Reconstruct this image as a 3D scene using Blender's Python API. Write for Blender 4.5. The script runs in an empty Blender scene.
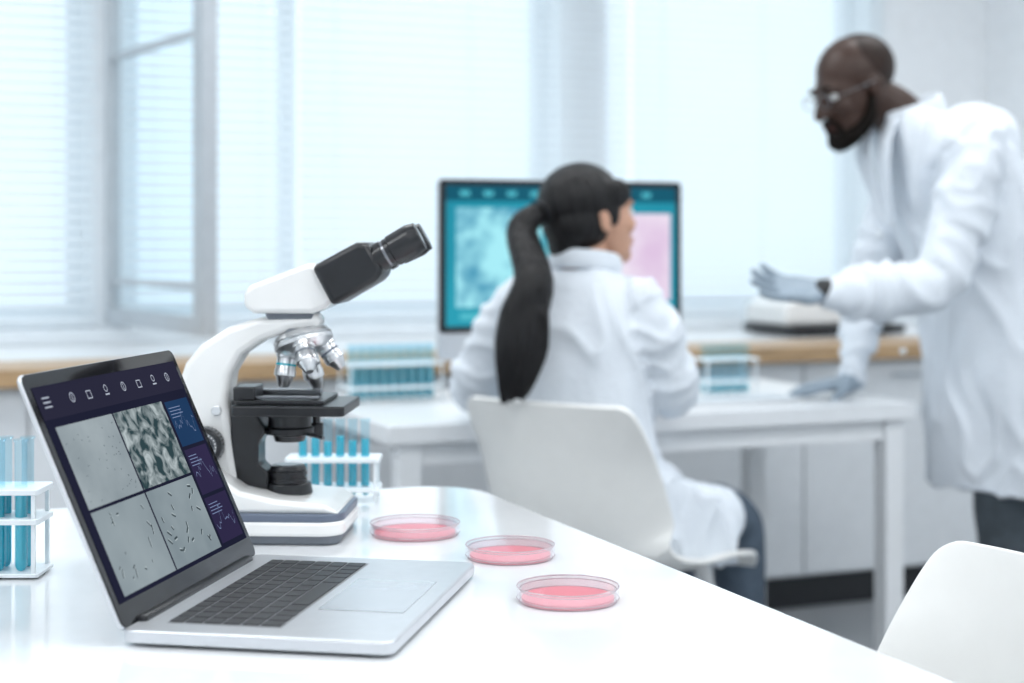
import bpy, bmesh, math, random
from mathutils import Vector, Matrix, noise
random.seed(4)
TH=math.radians(22); C=math.cos(TH); S=math.sin(TH)
COL=bpy.context.scene.collection
def W(X,Y,Z=0): return Vector((X*C+Y*S,-X*S+Y*C,Z))

# ---------------------------------------------------------------- materials
def newmat(name):
    m=bpy.data.materials.new(name); m.use_nodes=True
    nt=m.node_tree
    for n in list(nt.nodes): nt.nodes.remove(n)
    o=nt.nodes.new('ShaderNodeOutputMaterial')
    return m,nt,o
def M(name,col,rough=.5,metal=0,var=.06,scale=25,bump=0,bscale=40,coat=0,stretch=None,trans=0,spec=.5,bdist=.02,distort=0,bdetail=4,bstretch=None):
    m,nt,o=newmat(name)
    p=nt.nodes.new('ShaderNodeBsdfPrincipled')
    p.inputs['Roughness'].default_value=rough; p.inputs['Metallic'].default_value=metal
    p.inputs['Specular IOR Level'].default_value=spec
    if coat: p.inputs['Coat Weight'].default_value=coat; p.inputs['Coat Roughness'].default_value=.05
    if trans: p.inputs['Transmission Weight'].default_value=trans
    tc=nt.nodes.new('ShaderNodeTexCoord')
    src=tc.outputs['Object']
    if stretch:
        mp=nt.nodes.new('ShaderNodeMapping'); mp.inputs['Scale'].default_value=stretch
        nt.links.new(src,mp.inputs[0]); src=mp.outputs[0]
    n=nt.nodes.new('ShaderNodeTexNoise'); n.inputs['Scale'].default_value=scale; n.inputs['Detail'].default_value=3
    nt.links.new(src,n.inputs['Vector'])
    r=nt.nodes.new('ShaderNodeValToRGB')
    r.color_ramp.elements[0].position=.3; r.color_ramp.elements[1].position=.7
    r.color_ramp.elements[0].color=(*[max(0,c*(1-var)) for c in col],1)
    r.color_ramp.elements[1].color=(*[min(1,c*(1+var*.5)) for c in col],1)
    nt.links.new(n.outputs[0],r.inputs[0]); nt.links.new(r.outputs[0],p.inputs['Base Color'])
    if bump:
        if bstretch:
            mp=nt.nodes.new('ShaderNodeMapping'); mp.inputs['Scale'].default_value=bstretch
            nt.links.new(src,mp.inputs[0]); src=mp.outputs[0]
        n2=nt.nodes.new('ShaderNodeTexNoise'); n2.inputs['Scale'].default_value=bscale; n2.inputs['Detail'].default_value=bdetail; n2.inputs['Distortion'].default_value=distort
        nt.links.new(src,n2.inputs['Vector'])
        b=nt.nodes.new('ShaderNodeBump'); b.inputs['Strength'].default_value=bump; b.inputs['Distance'].default_value=bdist
        nt.links.new(n2.outputs[0],b.inputs['Height']); nt.links.new(b.outputs[0],p.inputs['Normal'])
    nt.links.new(p.outputs[0],o.inputs[0])
    return m
def glass(name,col=(1,1,1),base=.04,edge=.5,rough=.02):
    m,nt,o=newmat(name)
    t=nt.nodes.new('ShaderNodeBsdfTransparent'); t.inputs[0].default_value=(*col,1)
    g=nt.nodes.new('ShaderNodeBsdfGlossy'); g.inputs['Roughness'].default_value=rough; g.inputs[0].default_value=(.95,.97,1,1)
    f=nt.nodes.new('ShaderNodeLayerWeight'); f.inputs[0].default_value=.5
    pw=nt.nodes.new('ShaderNodeMath'); pw.operation='POWER'; pw.inputs[1].default_value=4
    ml=nt.nodes.new('ShaderNodeMath'); ml.operation='MULTIPLY_ADD'; ml.inputs[1].default_value=edge; ml.inputs[2].default_value=base
    mx=nt.nodes.new('ShaderNodeMixShader')
    nt.links.new(f.outputs['Facing'],pw.inputs[0]); nt.links.new(pw.outputs[0],ml.inputs[0]); nt.links.new(ml.outputs[0],mx.inputs[0])
    nt.links.new(t.outputs[0],mx.inputs[1]); nt.links.new(g.outputs[0],mx.inputs[2])
    nt.links.new(mx.outputs[0],o.inputs[0]); return m
def emis(name,c0,c1,scale=5,detail=2,strength=1,p0=.3,p1=.7,kind='noise',dist=0):
    m,nt,o=newmat(name)
    e=nt.nodes.new('ShaderNodeEmission'); e.inputs[1].default_value=strength
    tc=nt.nodes.new('ShaderNodeTexCoord')
    n=nt.nodes.new('ShaderNodeTexNoise'); n.inputs['Detail'].default_value=detail; n.inputs['Distortion'].default_value=dist
    n.inputs['Scale'].default_value=scale
    nt.links.new(tc.outputs['Object'],n.inputs['Vector'])
    r=nt.nodes.new('ShaderNodeValToRGB')
    r.color_ramp.elements[0].position=p0; r.color_ramp.elements[1].position=p1
    r.color_ramp.elements[0].color=(*c0,1); r.color_ramp.elements[1].color=(*c1,1)
    nt.links.new(n.outputs[0],r.inputs[0]); nt.links.new(r.outputs[0],e.inputs[0]); nt.links.new(e.outputs[0],o.inputs[0])
    return m
def twomix(name,col,tcol,mix,second='ShaderNodeBsdfTranslucent',scale=3):
    m,nt,o=newmat(name)
    d=nt.nodes.new('ShaderNodeBsdfDiffuse'); t=nt.nodes.new(second)
    n=nt.nodes.new('ShaderNodeTexNoise'); n.inputs['Scale'].default_value=scale
    r=nt.nodes.new('ShaderNodeValToRGB')
    r.color_ramp.elements[0].color=(*[c*.96 for c in col],1); r.color_ramp.elements[1].color=(*col,1)
    t.inputs[0].default_value=(*tcol,1)
    nt.links.new(n.outputs[0],r.inputs[0]); nt.links.new(r.outputs[0],d.inputs[0])
    mx=nt.nodes.new('ShaderNodeMixShader'); mx.inputs[0].default_value=mix
    nt.links.new(d.outputs[0],mx.inputs[1]); nt.links.new(t.outputs[0],mx.inputs[2]); nt.links.new(mx.outputs[0],o.inputs[0]); return m

m_table=M('gloss_white_laminate',(.85,.87,.89),.12,var=.02,coat=.3)
m_desk=M('white_laminate',(.84,.86,.88),.3,var=.02)
m_cab=M('cabinet_white',(.76,.79,.82),.4,var=.03)
m_wall=M('wall_paint',(.88,.91,.94),.8,var=.03,bump=.03,bscale=80)
m_ceil=M('ceiling_paint',(.9,.9,.9),.9,var=.02)
m_wood=M('oak_wood',(.50,.33,.18),.4,var=.3,scale=8,stretch=(1,12,12))
m_alu=M('grey_aluminium',(.50,.54,.58),.4,.2,var=.05)
m_winframe=M('window_frame_white',(.78,.83,.87),.4,var=.03)
m_plinth=M('plinth_black',(.02,.022,.026),.5)
m_glass=glass('clear_glass')
m_wglass=glass('window_glass',(.96,.99,1),.02,.2)
m_slat=twomix('blind_slat',(.88,.92,.95),(.88,.93,.96),.48)
m_silver=M('laptop_aluminium',(.66,.68,.71),.32,.7,var=.03,scale=60)
m_black=M('black_plastic',(.012,.013,.016),.3,var=.2)
m_bezel=M('bezel_glass',(.006,.006,.008),.08,var=.1)
m_key=M('key_black',(.02,.022,.026),.45,var=.2)
m_well=M('keyboard_well_grey',(.34,.35,.37),.4,.5,var=.05)
m_white=M('microscope_white',(.86,.86,.85),.22,var=.02,coat=.3)
m_gband=M('microscope_blue_grey',(.13,.16,.22),.35,var=.06)
m_foot=M('microscope_foot',(.16,.18,.21),.45,var=.06)
m_chrome=M('satin_chrome',(.72,.73,.74),.28,1,var=.04)
m_dchrome=M('dark_metal',(.25,.26,.28),.3,1,var=.05)
m_rack=M('rack_acrylic',(.86,.91,.94),.25,var=.02)
m_cyan=twomix('cyan_solution',(.06,.62,.74),(.35,.85,.93),.30,'ShaderNodeBsdfTransparent')
m_cyanp=twomix('pale_cyan_solution',(.35,.76,.84),(.7,.94,.97),.55,'ShaderNodeBsdfTransparent')
m_pink=twomix('pink_agar',(.93,.42,.48),(1,.66,.71),.38,'ShaderNodeBsdfTransparent',30)
m_chair=M('chair_plastic',(.86,.86,.84),.35,var=.02)
m_leg=M('chair_leg_metal',(.75,.75,.75),.35,.3,var=.03)
m_coat=M('lab_coat_cotton',(.79,.84,.90),.9,var=.03,scale=4,bump=.25,bscale=60,spec=.15,bdist=.01)
m_pants=M('grey_trousers',(.07,.085,.10),.85,var=.15,bump=.3,bscale=20,spec=.2)
m_jeans=M('slate_trousers',(.09,.12,.16),.85,var=.2,bump=.3,bscale=20,spec=.2)
m_shoe=M('shoe_leather',(.03,.03,.035),.4)
m_skinw=M('skin_light_brown',(.62,.35,.24),.5,var=.06,scale=10)
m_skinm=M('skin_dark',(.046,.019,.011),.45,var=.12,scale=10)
m_hair=M('black_hair',(.006,.005,.006),.42,var=.5,scale=30,stretch=(6,6,.6),bump=.7,bscale=14,spec=.35,bdist=.012)
m_beard=M('beard_black',(.008,.006,.005),.8,var=.4,scale=60,spec=.12)
m_shave=M('shaved_hair',(.024,.011,.007),.55,var=.4,scale=60,spec=.3)
m_glove=M('nitrile_glove_grey',(.30,.37,.44),.5,var=.06,bump=.15,bscale=40)
m_lip=M('lips',(.5,.18,.16),.4)
m_lipd=M('lips_dark',(.06,.024,.02),.7,spec=.2)
m_eye=M('eye_white',(.8,.8,.78),.2,var=.02)
m_iris=M('iris_dark',(.02,.012,.01),.2)
m_floor=M('floor_vinyl',(.30,.32,.34),.3,var=.08,scale=3)

# ---------------------------------------------------------------- mesh helpers
def fin(name,bm,mat,parent=None,smooth=True,mat4=None,bevel=0,mods=(),angle=True):
    bmesh.ops.recalc_face_normals(bm,faces=bm.faces)
    me=bpy.data.meshes.new(name); bm.to_mesh(me); bm.free()
    if isinstance(mat,(list,tuple)):
        for k in mat: me.materials.append(k)
    else: me.materials.append(mat)
    o=bpy.data.objects.new(name,me); COL.objects.link(o)
    if parent: o.parent=parent
    if mat4 is not None: o.matrix_basis=mat4
    if bevel:
        b=o.modifiers.new('bevel','BEVEL'); b.width=bevel; b.segments=3; b.limit_method='ANGLE'; b.angle_limit=math.radians(35)
    if smooth:
        for p in me.polygons: p.use_smooth=True
        if angle:
            try: me.set_sharp_from_angle(angle=math.radians(38))
            except Exception: pass
    return o
def root(name,X,Y,Z=0,phi=0):
    e=bpy.data.objects.new(name,None); e.empty_display_size=.1; COL.objects.link(e)
    e.location=W(X,Y,Z); e.rotation_euler=(0,0,math.radians(phi)-TH); return e
def rootr(name,a,b,z=0,phi=0):
    e=bpy.data.objects.new(name,None); e.empty_display_size=.1; COL.objects.link(e)
    e.location=(a,b,z); e.rotation_euler=(0,0,math.radians(phi)); return e
def bx(bm,x0,x1,y0,y1,z0,z1):
    vs=[bm.verts.new((x,y,z)) for x in (x0,x1) for y in (y0,y1) for z in (z0,z1)]
    for f in ((0,1,3,2),(4,6,7,5),(0,4,5,1),(2,3,7,6),(0,2,6,4),(1,5,7,3)):
        bm.faces.new([vs[i] for i in f])
def box(name,parent,mat,x0,x1,y0,y1,z0,z1,bevel=0,mat4=None):
    bm=bmesh.new(); bx(bm,x0,x1,y0,y1,z0,z1)
    return fin(name,bm,mat,parent,bevel>0,mat4,bevel)
def frame_from(t,ref=None):
    t=t.normalized()
    if ref is None: ref=Vector((0,0,1)) if abs(t.z)<.9 else Vector((1,0,0))
    u=ref-t*ref.dot(t)
    if u.length<1e-5: u=t.orthogonal()
    u.normalize(); return u,t.cross(u)
def ring(bm,c,u,v,rx,ry,n):
    return [bm.verts.new(c+u*(rx*math.cos(2*math.pi*i/n))+v*(ry*math.sin(2*math.pi*i/n))) for i in range(n)]
def skin_rings(bm,rings,cap=True):
    n=len(rings[0])
    for a,b in zip(rings,rings[1:]):
        for i in range(n):
            j=(i+1)%n; bm.faces.new((a[i],a[j],b[j],b[i]))
    if cap:
        bm.faces.new(rings[0]); bm.faces.new(list(reversed(rings[-1])))
def cylb(bm,p0,p1,r0,r1=None,n=24):
    p0=Vector(p0);p1=Vector(p1); r1=r0 if r1 is None else r1
    u,v=frame_from(p1-p0)
    skin_rings(bm,[ring(bm,p0,u,v,r0,r0,n),ring(bm,p1,u,v,r1,r1,n)])
def cyl(name,parent,mat,p0,p1,r0,r1=None,n=32,bevel=0,mat4=None):
    bm=bmesh.new(); cylb(bm,p0,p1,r0,r1,n); return fin(name,bm,mat,parent,True,mat4,bevel)
def stack(bm,p0,d,prof,n=28):
    p0=Vector(p0); d=Vector(d).normalized(); u,v=frame_from(d)
    skin_rings(bm,[ring(bm,p0+d*t,u,v,max(r,1e-4),max(r,1e-4),n) for t,r in prof])
def cat(P,k,sub):
    n=len(P); out=[]
    for i in range(n-1):
        p0=P[max(i-1,0)];p1=P[i];p2=P[i+1];p3=P[min(i+2,n-1)]
        for s in range(sub):
            t=s/sub
            out.append(tuple(.5*((2*b)+(-a+c)*t+(2*a-5*b+4*c-d)*t*t+(-a+3*b-3*c+d)*t**3) for a,b,c,d in zip(p0,p1,p2,p3)))
    out.append(tuple(P[-1])); return out
def tube(bm,pts,rad,n=16,ref=None,sub=4,cap=True):
    data=[(*p,*( (r,r) if not isinstance(r,tuple) else r)) for p,r in zip(pts,rad)]
    D=cat(data,5,sub)
    P=[Vector(d[:3]) for d in D]; R=[(max(d[3],1e-4),max(d[4],1e-4)) for d in D]
    T=[(P[min(i+1,len(P)-1)]-P[max(i-1,0)]).normalized() for i in range(len(P))]
    rings=[]; u=None
    if cap:
        ex=[(P[0]-T[0]*min(R[0])*math.sin(a),R[0][0]*math.cos(a),R[0][1]*math.cos(a),T[0]) for a in (1.35,.9,.45)]
        ex2=[(P[-1]+T[-1]*min(R[-1])*math.sin(a),R[-1][0]*math.cos(a),R[-1][1]*math.cos(a),T[-1]) for a in (.45,.9,1.35)]
    else: ex=[];ex2=[]
    seq=ex+[(p,r[0],r[1],t) for p,r,t in zip(P,R,T)]+ex2
    for p,ra,rb,t in seq:
        if ref is not None: u,v=frame_from(t,Vector(ref))
        elif u is None: u,v=frame_from(t)
        else: u,v=frame_from(t,u)
        rings.append(ring(bm,p,u,v,ra,rb,n))
    skin_rings(bm,rings)
def ell(bm,c,r,rot=None,seg=20):
    m=Matrix.Translation(Vector(c))
    if rot is not None: m=m@rot.to_4x4()
    m=m@Matrix.Diagonal((r[0],r[1],r[2],1))
    bmesh.ops.create_uvsphere(bm,u_segments=seg,v_segments=seg*2//3,radius=1,matrix=m)
def loft(bm,secs,f,n=28,sub=3):
    f=Vector((f[0],f[1],0)).normalized(); s=Vector((-f.y,f.x,0))
    D=cat([tuple(q) for q in secs],5,sub)
    rings=[]
    for d in D:
        c=Vector(d[:3]); rg=[]
        for i in range(n):
            a=2*math.pi*i/n; ca,sa=math.cos(a),math.sin(a)
            e=.85
            rg.append(bm.verts.new(c+s*(d[3]*math.copysign(abs(ca)**e,ca))+f*(d[4]*math.copysign(abs(sa)**e,sa))))
        rings.append(rg)
    skin_rings(bm,rings)
def organic(name,bm,mat,parent,voxel=.008,smooth=4,mat4=None,disp=0,dscale=.12,folds=None):
    o=fin(name,bm,mat,parent,True,mat4,angle=False)
    r=o.modifiers.new('remesh','REMESH'); r.mode='VOXEL'; r.voxel_size=voxel; r.use_smooth_shade=True
    s=o.modifiers.new('smooth','SMOOTH'); s.iterations=smooth; s.factor=.6
    if disp:
        t=bpy.data.textures.new(name+'_folds','CLOUDS'); t.noise_scale=dscale; t.noise_depth=1
        d=o.modifiers.new('folds','DISPLACE'); d.texture=t; d.strength=disp; d.mid_level=.5; d.texture_coords='LOCAL'
        s2=o.modifiers.new('smooth2','SMOOTH'); s2.iterations=2
    if folds:
        # bake the surface, then press cloth folds (ridged, stretched noise) into it
        dg=bpy.context.evaluated_depsgraph_get(); dg.update()
        ev=o.evaluated_get(dg); me=bpy.data.meshes.new_from_object(ev)
        o.modifiers.clear(); o.data=me
        if not me.materials: me.materials.append(mat)
        amp,segs=folds
        nor=[v.normal.copy() for v in me.vertices]
        for v,nn in zip(me.vertices,nor):
            p=v.co.copy(); best=None
            for (a,b,rad) in segs:   # limb segments: folds wrap around them
                ab=b-a; tt=max(0,min(1,(p-a).dot(ab)/ab.length_squared)); dd=(p-(a+ab*tt)).length
                if dd<rad and (best is None or dd<best[0]): best=(dd,tt,a,ab,rad)
            wp=p+Vector((noise.noise(p*5),noise.noise(p*5+Vector((9,3,1))),noise.noise(p*5+Vector((2,7,5)))))*.06
            if best:
                ax_=best[3].normalized(); al=wp.dot(ax_); pr=wp-ax_*al
                qv=pr*7+ax_*(al*17)
            else: qv=Vector((wp.x*13,wp.y*13,wp.z*3.6+wp.x*4))
            n1=1-abs(2*noise.noise(qv)); n2=noise.noise(qv*.45+Vector((4,4,4)))
            h=(n1**2-.55)*.8+n2*1.2
            v.co=p+nn*(amp*h)
        for pl in me.polygons: pl.use_smooth=True
        me.update()
        s3=o.modifiers.new('smooth3','SMOOTH'); s3.iterations=1
    return o
def prof(name,parent,mat,pts,y0,y1,bevel=.004,mat4=None):
    bm=bmesh.new()
    a=[bm.verts.new((x,y0,z)) for x,z in pts]; b=[bm.verts.new((x,y1,z)) for x,z in pts]
    bm.faces.new(a); bm.faces.new(list(reversed(b)))
    n=len(pts)
    for i in range(n):
        j=(i+1)%n; bm.faces.new((a[i],b[i],b[j],a[j]))
    return fin(name,bm,mat,parent,True,mat4,bevel)

# ---------------------------------------------------------------- room
A0,A1,B0,B1,H=-2.6,4.06,-2.2,5.1,2.8
box('floor',None,m_floor,A0-.2,A1+.2,B0-.2,B1+.2,-.1,0)
box('ceiling',None,m_ceil,A0-.2,A1+.2,B0-.2,B1+.2,H,H+.1)
box('wall_right',None,m_wall,A1,A1+.2,B0-.2,B1+.2,0,H)
box('wall_left',None,m_wall,A0-.2,A0,B0-.2,B1+.2,0,H)
box('wall_front',None,m_wall,A0,A1,B0-.2,B0,0,H)
wins=[(-2.3,-.75),(-.62,.64),(.76,2.24),(2.42,3.52)]
ZB,ZT=.84,2.62
bm=bmesh.new()
bx(bm,A0,A1,B1,B1+.2,0,ZB); bx(bm,A0,A1,B1,B1+.2,ZT,H)
edges=[A0]+[e for w in wins for e in w]+[A1]
for i in range(0,len(edges),2): bx(bm,edges[i],edges[i+1],B1,B1+.2,ZB,ZT)
fin('wall_back',bm,m_wall,None,False)
for k,(a,b) in enumerate(wins):
    w=rootr('window_%d'%(k+1),(a+b)/2,B1+.14,ZB)
    h=(b-a)/2; hh=ZT-ZB
    bm=bmesh.new()
    bx(bm,-h,-h+.05,-.03,.03,0,hh); bx(bm,h-.05,h,-.03,.03,0,hh); bx(bm,-h+.05,h-.05,-.03,.03,0,.05); bx(bm,-h+.05,h-.05,-.03,.03,hh-.05,hh)
    if k==2: bx(bm,-.225,-.175,-.03,.03,.05,hh-.05)
    fin('frame',bm,m_winframe,w,True,bevel=.004)
    box('pane',w,m_wglass,-h+.05,h-.05,-.004,.004,.05,hh-.05)
for a,b in ((-2.35,-.70),(-.68,.66),(.72,1.295),(1.305,2.485),(2.505,3.56)):
    bl=rootr('venetian_blind',(a+b)/2,B1-.035,ZB)
    bm=bmesh.new(); z=.03; ang=math.radians(48); hh=ZT-ZB+.06
    hw=(b-a)/2
    while z<hh-.02:
        pr=[]
        for q in (-1,0,1):
            y=q*.0160*math.cos(ang); zz=z+q*.0160*math.sin(ang)+(.002 if q==0 else 0)
            pr.append((bm.verts.new((-hw,y,zz)),bm.verts.new((hw,y,zz))))
        for i in range(2): bm.faces.new((pr[i][0],pr[i][1],pr[i+1][1],pr[i+1][0]))
        z+=.034
    fin('slats',bm,m_slat,bl,True)
    bm=bmesh.new()
    bx(bm,-hw,hw,-.02,.02,hh-.02,hh+.03); bx(bm,-hw,hw,-.014,.014,.005,.018)
    for x in (-hw+.12,0,hw-.12): bx(bm,x-.0012,x+.0012,-.0012,.0012,.01,hh)
    fin('rails_and_cords',bm,m_winframe,bl,False)
box('trim_1',None,m_winframe,A0,A1,B1-.12,B1+.08,.79,.835,.004)
p0=Vector((.70,5.02)); p1=Vector((.84,4.20)); L=(p1-p0).length
sash=rootr('window_sash',p0.x,p0.y,.85,math.degrees(math.atan2(p1.y-p0.y,p1.x-p0.x)))
bm=bmesh.new()
bx(bm,0,.03,-.02,.02,0,1.7); bx(bm,L-.07,L,-.022,.022,0,1.7); bx(bm,.03,L-.07,-.018,.018,0,.05); bx(bm,.03,L-.07,-.018,.018,1.65,1.7)
bx(bm,.03,L-.07,-.01,.01,.12,.14); bx(bm,.03,L-.07,-.01,.01,.80,.822)
fin('frame',bm,m_alu,sash,True,bevel=.003)
box('pane',sash,m_wglass,.03,L-.07,-.003,.003,.05,1.65)
ct=rootr('window_counter',0,0,0)
box('wood_top',ct,m_wood,A0,A1,4.05,4.36,.745,.79,.003)
box('white_top',ct,m_desk,A0,A1,4.361,B1-.001,.745,.789,.001)
bm=bmesh.new(); x=A0+.01
bmg=bmesh.new()
while x<A1-.1:
    x1=min(x+.74,A1-.005); bx(bm,x+.003,x1-.003,4.09,4.11,.11,.74); bx(bmg,(x+x1)/2-.06,(x+x1)/2+.06,4.078,4.086,.69,.70); x=x1
bx(bm,A0+.01,A1-.01,4.111,5.09,.10,.744)
fin('cabinet_doors',bm,m_cab,ct,True,bevel=.002); fin('handles',bmg,m_alu,ct,False)
box('plinth',ct,m_plinth,A0+.01,A1-.01,4.14,5.0,0,.10)
box('baseboard_right',None,m_winframe,A1-.015,A1-.001,B0+.02,4.0,0,.09)
box('baseboard_left',None,m_winframe,A0+.001,A0+.015,B0+.02,4.0,0,.09)
k=0
for a in (-1.2,.8,2.8):
    for b in (-.9,1.2,3.3):
        f=rootr('ceiling_light',a,b,H)
        box('housing',f,m_winframe,-.62,.62,-.32,.32,-.03,-.001,.003)
        box('diffuser',f,emis('light_diffuser_%d'%k,(1,1,1),(.97,.99,1),strength=2.0),-.59,.59,-.29,.29,-.036,-.031); k+=1
        l=bpy.data.lights.new('lamp','AREA'); l.shape='RECTANGLE'; l.size=1.15; l.size_y=.55; l.energy=16.5 if b<3 else 14.5; l.color=(.95,.98,1)
        lo=bpy.data.objects.new('lamp',l); COL.objects.link(lo); lo.parent=f; lo.location=(0,0,-.045)

# ---------------------------------------------------------------- foreground table
def rrect(x0,x1,y0,y1,r,seg=8):
    pts=[]
    for cx,cy,a0 in ((x1-r,y1-r,0),(x0+r,y1-r,90),(x0+r,y0+r,180),(x1-r,y0+r,270)):
        for i in range(seg+1):
            a=math.radians(a0+90*i/seg); pts.append((cx+r*math.cos(a),cy+r*math.sin(a)))
    return pts
def slab(name,parent,mat,pts,z0,z1,bevel=.003,mat4=None):
    bm=bmesh.new()
    a=[bm.verts.new((x,y,z0)) for x,y in pts]; b=[bm.verts.new((x,y,z1)) for x,y in pts]
    bm.faces.new(a); bm.faces.new(b); n=len(pts)
    for i in range(n):
        j=(i+1)%n; bm.faces.new((a[i],a[j],b[j],b[i]))
    return fin(name,bm,mat,parent,True,mat4,bevel)
lt=rootr('lab_table',0,0,0)
slab('top',lt,m_table,rrect(-1.3,.812,.42,2.19,.09),.722,.75)
bm=bmesh.new()
for x in (-1.24,.66):
    for y in (.5,2.04): bx(bm,x,x+.05,y,y+.05,0,.72)
bx(bm,-1.2,.7,2.05,2.08,.66,.72); bx(bm,-1.2,.7,.51,.54,.66,.72); bx(bm,-1.23,-1.2,.55,2.04,.66,.72); bx(bm,.67,.70,.55,2.04,.66,.72)
fin('frame_and_legs',bm,m_desk,lt,True,bevel=.002)

# ---------------------------------------------------------------- laptop
lap=root('laptop',-.190,1.543,.75,79.5)
w2,d2=.172,.123
slab('base',lap,m_silver,rrect(-w2,w2,-d2,d2,.012),.003,.015,.0025)
box('feet',lap,m_black,-w2+.02,w2-.02,-d2+.02,d2-.02,0,.003)
box('keyboard_well',lap,m_well,-.142,.142,-.014,.092,.0151,.0154)
bm=bmesh.new()
rows=[(.078,.091,14),(.0605,.076,14),(.043,.0585,14),(.0255,.041,13),(.008,.0235,12)]
for (y0,y1,n) in rows:
    x=-.14
    wd=.28/n
    for i in range(n):
        bx(bm,x+.0015,x+wd-.0015,y0,y1,.0154,.0166); x+=wd
x=-.14
for wd in (.0195,.0195,.0195,.024,.098,.024,.0195,.0185,.0185,.0185):
    bx(bm,x+.0015,x+wd-.0015,-.012,.006,.0154,.0166); x+=wd
fin('keys',bm,m_key,lap,True,bevel=.0006)
box('trackpad',lap,M('trackpad',(.58,.60,.63),.25,.6,var=.02),-.067,.067,-.105,-.024,.0151,.0154)
box('hinge',lap,m_black,-.14,.14,.112,.122,.010,.020,.003)
t=math.radians(24)
ML=Matrix(((1,0,0,0),(0,math.sin(t),-math.cos(t),.119),(0,math.cos(t),math.sin(t),.014),(0,0,0,1)))
slab('lid_shell',lap,m_silver,rrect(-w2,w2,0,.243,.010),-.006,-.0012,.002,ML)
slab('lid_glass',lap,m_bezel,rrect(-w2+.001,w2-.001,.001,.242,.009),-.0012,0,.0004,ML)
def rect(name,parent,mat,x0,x1,h0,h1,n,mat4):
    bm=bmesh.new(); vs=[bm.verts.new(p) for p in ((x0,h0,n),(x1,h0,n),(x1,h1,n),(x0,h1,n))]; bm.faces.new(vs)
    me=bpy.data.meshes.new(name); bm.to_mesh(me); bm.free(); me.materials.append(mat)
    o=bpy.data.objects.new(name,me); COL.objects.link(o); o.parent=parent; o.matrix_basis=mat4; return o
sx0,sx1,sh0,sh1=-.162,.162,.022,.229
e_bg=emis('screen_background',(.012,.014,.032),(.018,.019,.042),3,strength=1.0)
e_hd=emis('screen_header',(.022,.022,.044),(.028,.028,.054),3)
rect('screen_background',lap,e_bg,sx0,sx1,sh0,sh1,.0003,ML)
rect('screen_header',lap,e_hd,sx0,sx1,sh1-.032,sh1,.0005,ML)
gx0,gx1=-.148,.090; gm=(gx0+gx1)/2; gy1=sh1-.040; gy0=sh0+.004; gym=(gy0+gy1)/2
g=.0015
e1=emis('micrograph_fine',(.25,.30,.33),(.37,.43,.46),14,4)
e2=emis('micrograph_mottled',(.03,.06,.07),(.48,.55,.57),60,9,p0=.40,p1=.68,dist=.9)
e3=emis('micrograph_cells',(.22,.27,.30),(.32,.38,.41),10,3)
e4=emis('micrograph_rods',(.19,.24,.27),(.31,.37,.40),11,3)
rect('micrograph_1',lap,e1,gx0,gm-g,gym+g,gy1,.0006,ML)
rect('micrograph_2',lap,e2,gm+g,gx1,gym+g,gy1,.0006,ML)
rect('micrograph_3',lap,e3,gx0,gm-g,gy0,gym-g,.0006,ML)
rect('micrograph_4',lap,e4,gm+g,gx1,gy0,gym-g,.0006,ML)
e_dk=emis('cell_dark',(.04,.055,.065),(.06,.085,.095),20)
e_ltc=emis('cell_highlight',(.45,.52,.55),(.5,.58,.6),20)
e_lt=emis('icon_light',(.42,.46,.56),(.5,.55,.65),5)
e_bl=emis('chart_blue',(.012,.038,.10),(.018,.052,.13),6)
e_pu=emis('chart_purple',(.026,.022,.060),(.036,.028,.078),6)
e_ln=emis('chart_line',(.18,.24,.42),(.25,.32,.5),6)
def capsule2d(bm,cx,cy,L,w,a,n=.0009):
    vs=[]
    for s in (1,-1):
        for i in range(5):
            b=math.radians(-90+45*i); x=s*(L/2)+s*w*math.cos(b); y=s*w*math.sin(b)
            vs.append(bm.verts.new((cx+x*math.cos(a)-y*math.sin(a),cy+x*math.sin(a)+y*math.cos(a),n)))
    bm.faces.new(vs)
bm=bmesh.new(); bh=bmesh.new()
for i in range(22):
    c=(random.uniform(gm+.008,gx1-.008),random.uniform(gy0+.008,gym-.008),random.uniform(.003,.007)); a=random.uniform(0,3.1)
    capsule2d(bm,*c,.0011,a); capsule2d(bh,c[0]+.0016*math.sin(a),c[1]-.0016*math.cos(a),c[2],.0005,a,.00085)
for i in range(16):
    c=(random.uniform(gx0+.008,gm-.008),random.uniform(gy0+.008,gym-.008),random.uniform(.001,.009)); a=random.uniform(0,3.1)
    capsule2d(bm,*c,.0008,a); capsule2d(bh,c[0]+.0014*math.sin(a),c[1]-.0014*math.cos(a),c[2],.0005,a,.00085)
for i in range(40): capsule2d(bm,random.uniform(gx0+.006,gm-.006),random.uniform(gym+.006,gy1-.006),.0006,.0005,0)
fin('bacteria_marks',bm,e_dk,lap,False,ML); fin('bacteria_halos',bh,e_ltc,lap,False,ML)
cx0,cx1=gx1+.006,sx1-.006
hh=(gy1-gy0)/3
bm=bmesh.new()
for i,mm in enumerate((e_pu,e_pu,e_bl)):
    y0=gy0+hh*i+.002; y1=gy0+hh*(i+1)-.002
    rect('chart_panel_%d'%(i+1),lap,mm,cx0,cx1,y0,y1,.0006,ML)
    px=cx0+.004; py=y0+.02
    for s in range(16):
        nx=px+(cx1-cx0-.008)/16; ny=y0+.012+random.random()*.018+.012*math.exp(-((s-6)/2)**2)
        vs=[bm.verts.new(p) for p in ((px,py,.0009),(nx,ny,.0009),(nx,ny+.0010,.0009),(px,py+.0010,.0009))]; bm.faces.new(vs); px,py=nx,ny
    for s in range(4):
        yy=y1-.008-s*.0035; xe=cx0+.004+.02+.012*random.random()
        vs=[bm.verts.new(p) for p in ((cx0+.004,yy,.0009),(xe,yy,.0009),(xe,yy+.0008,.0009),(cx0+.004,yy+.0008,.0009))]; bm.faces.new(vs)
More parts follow.
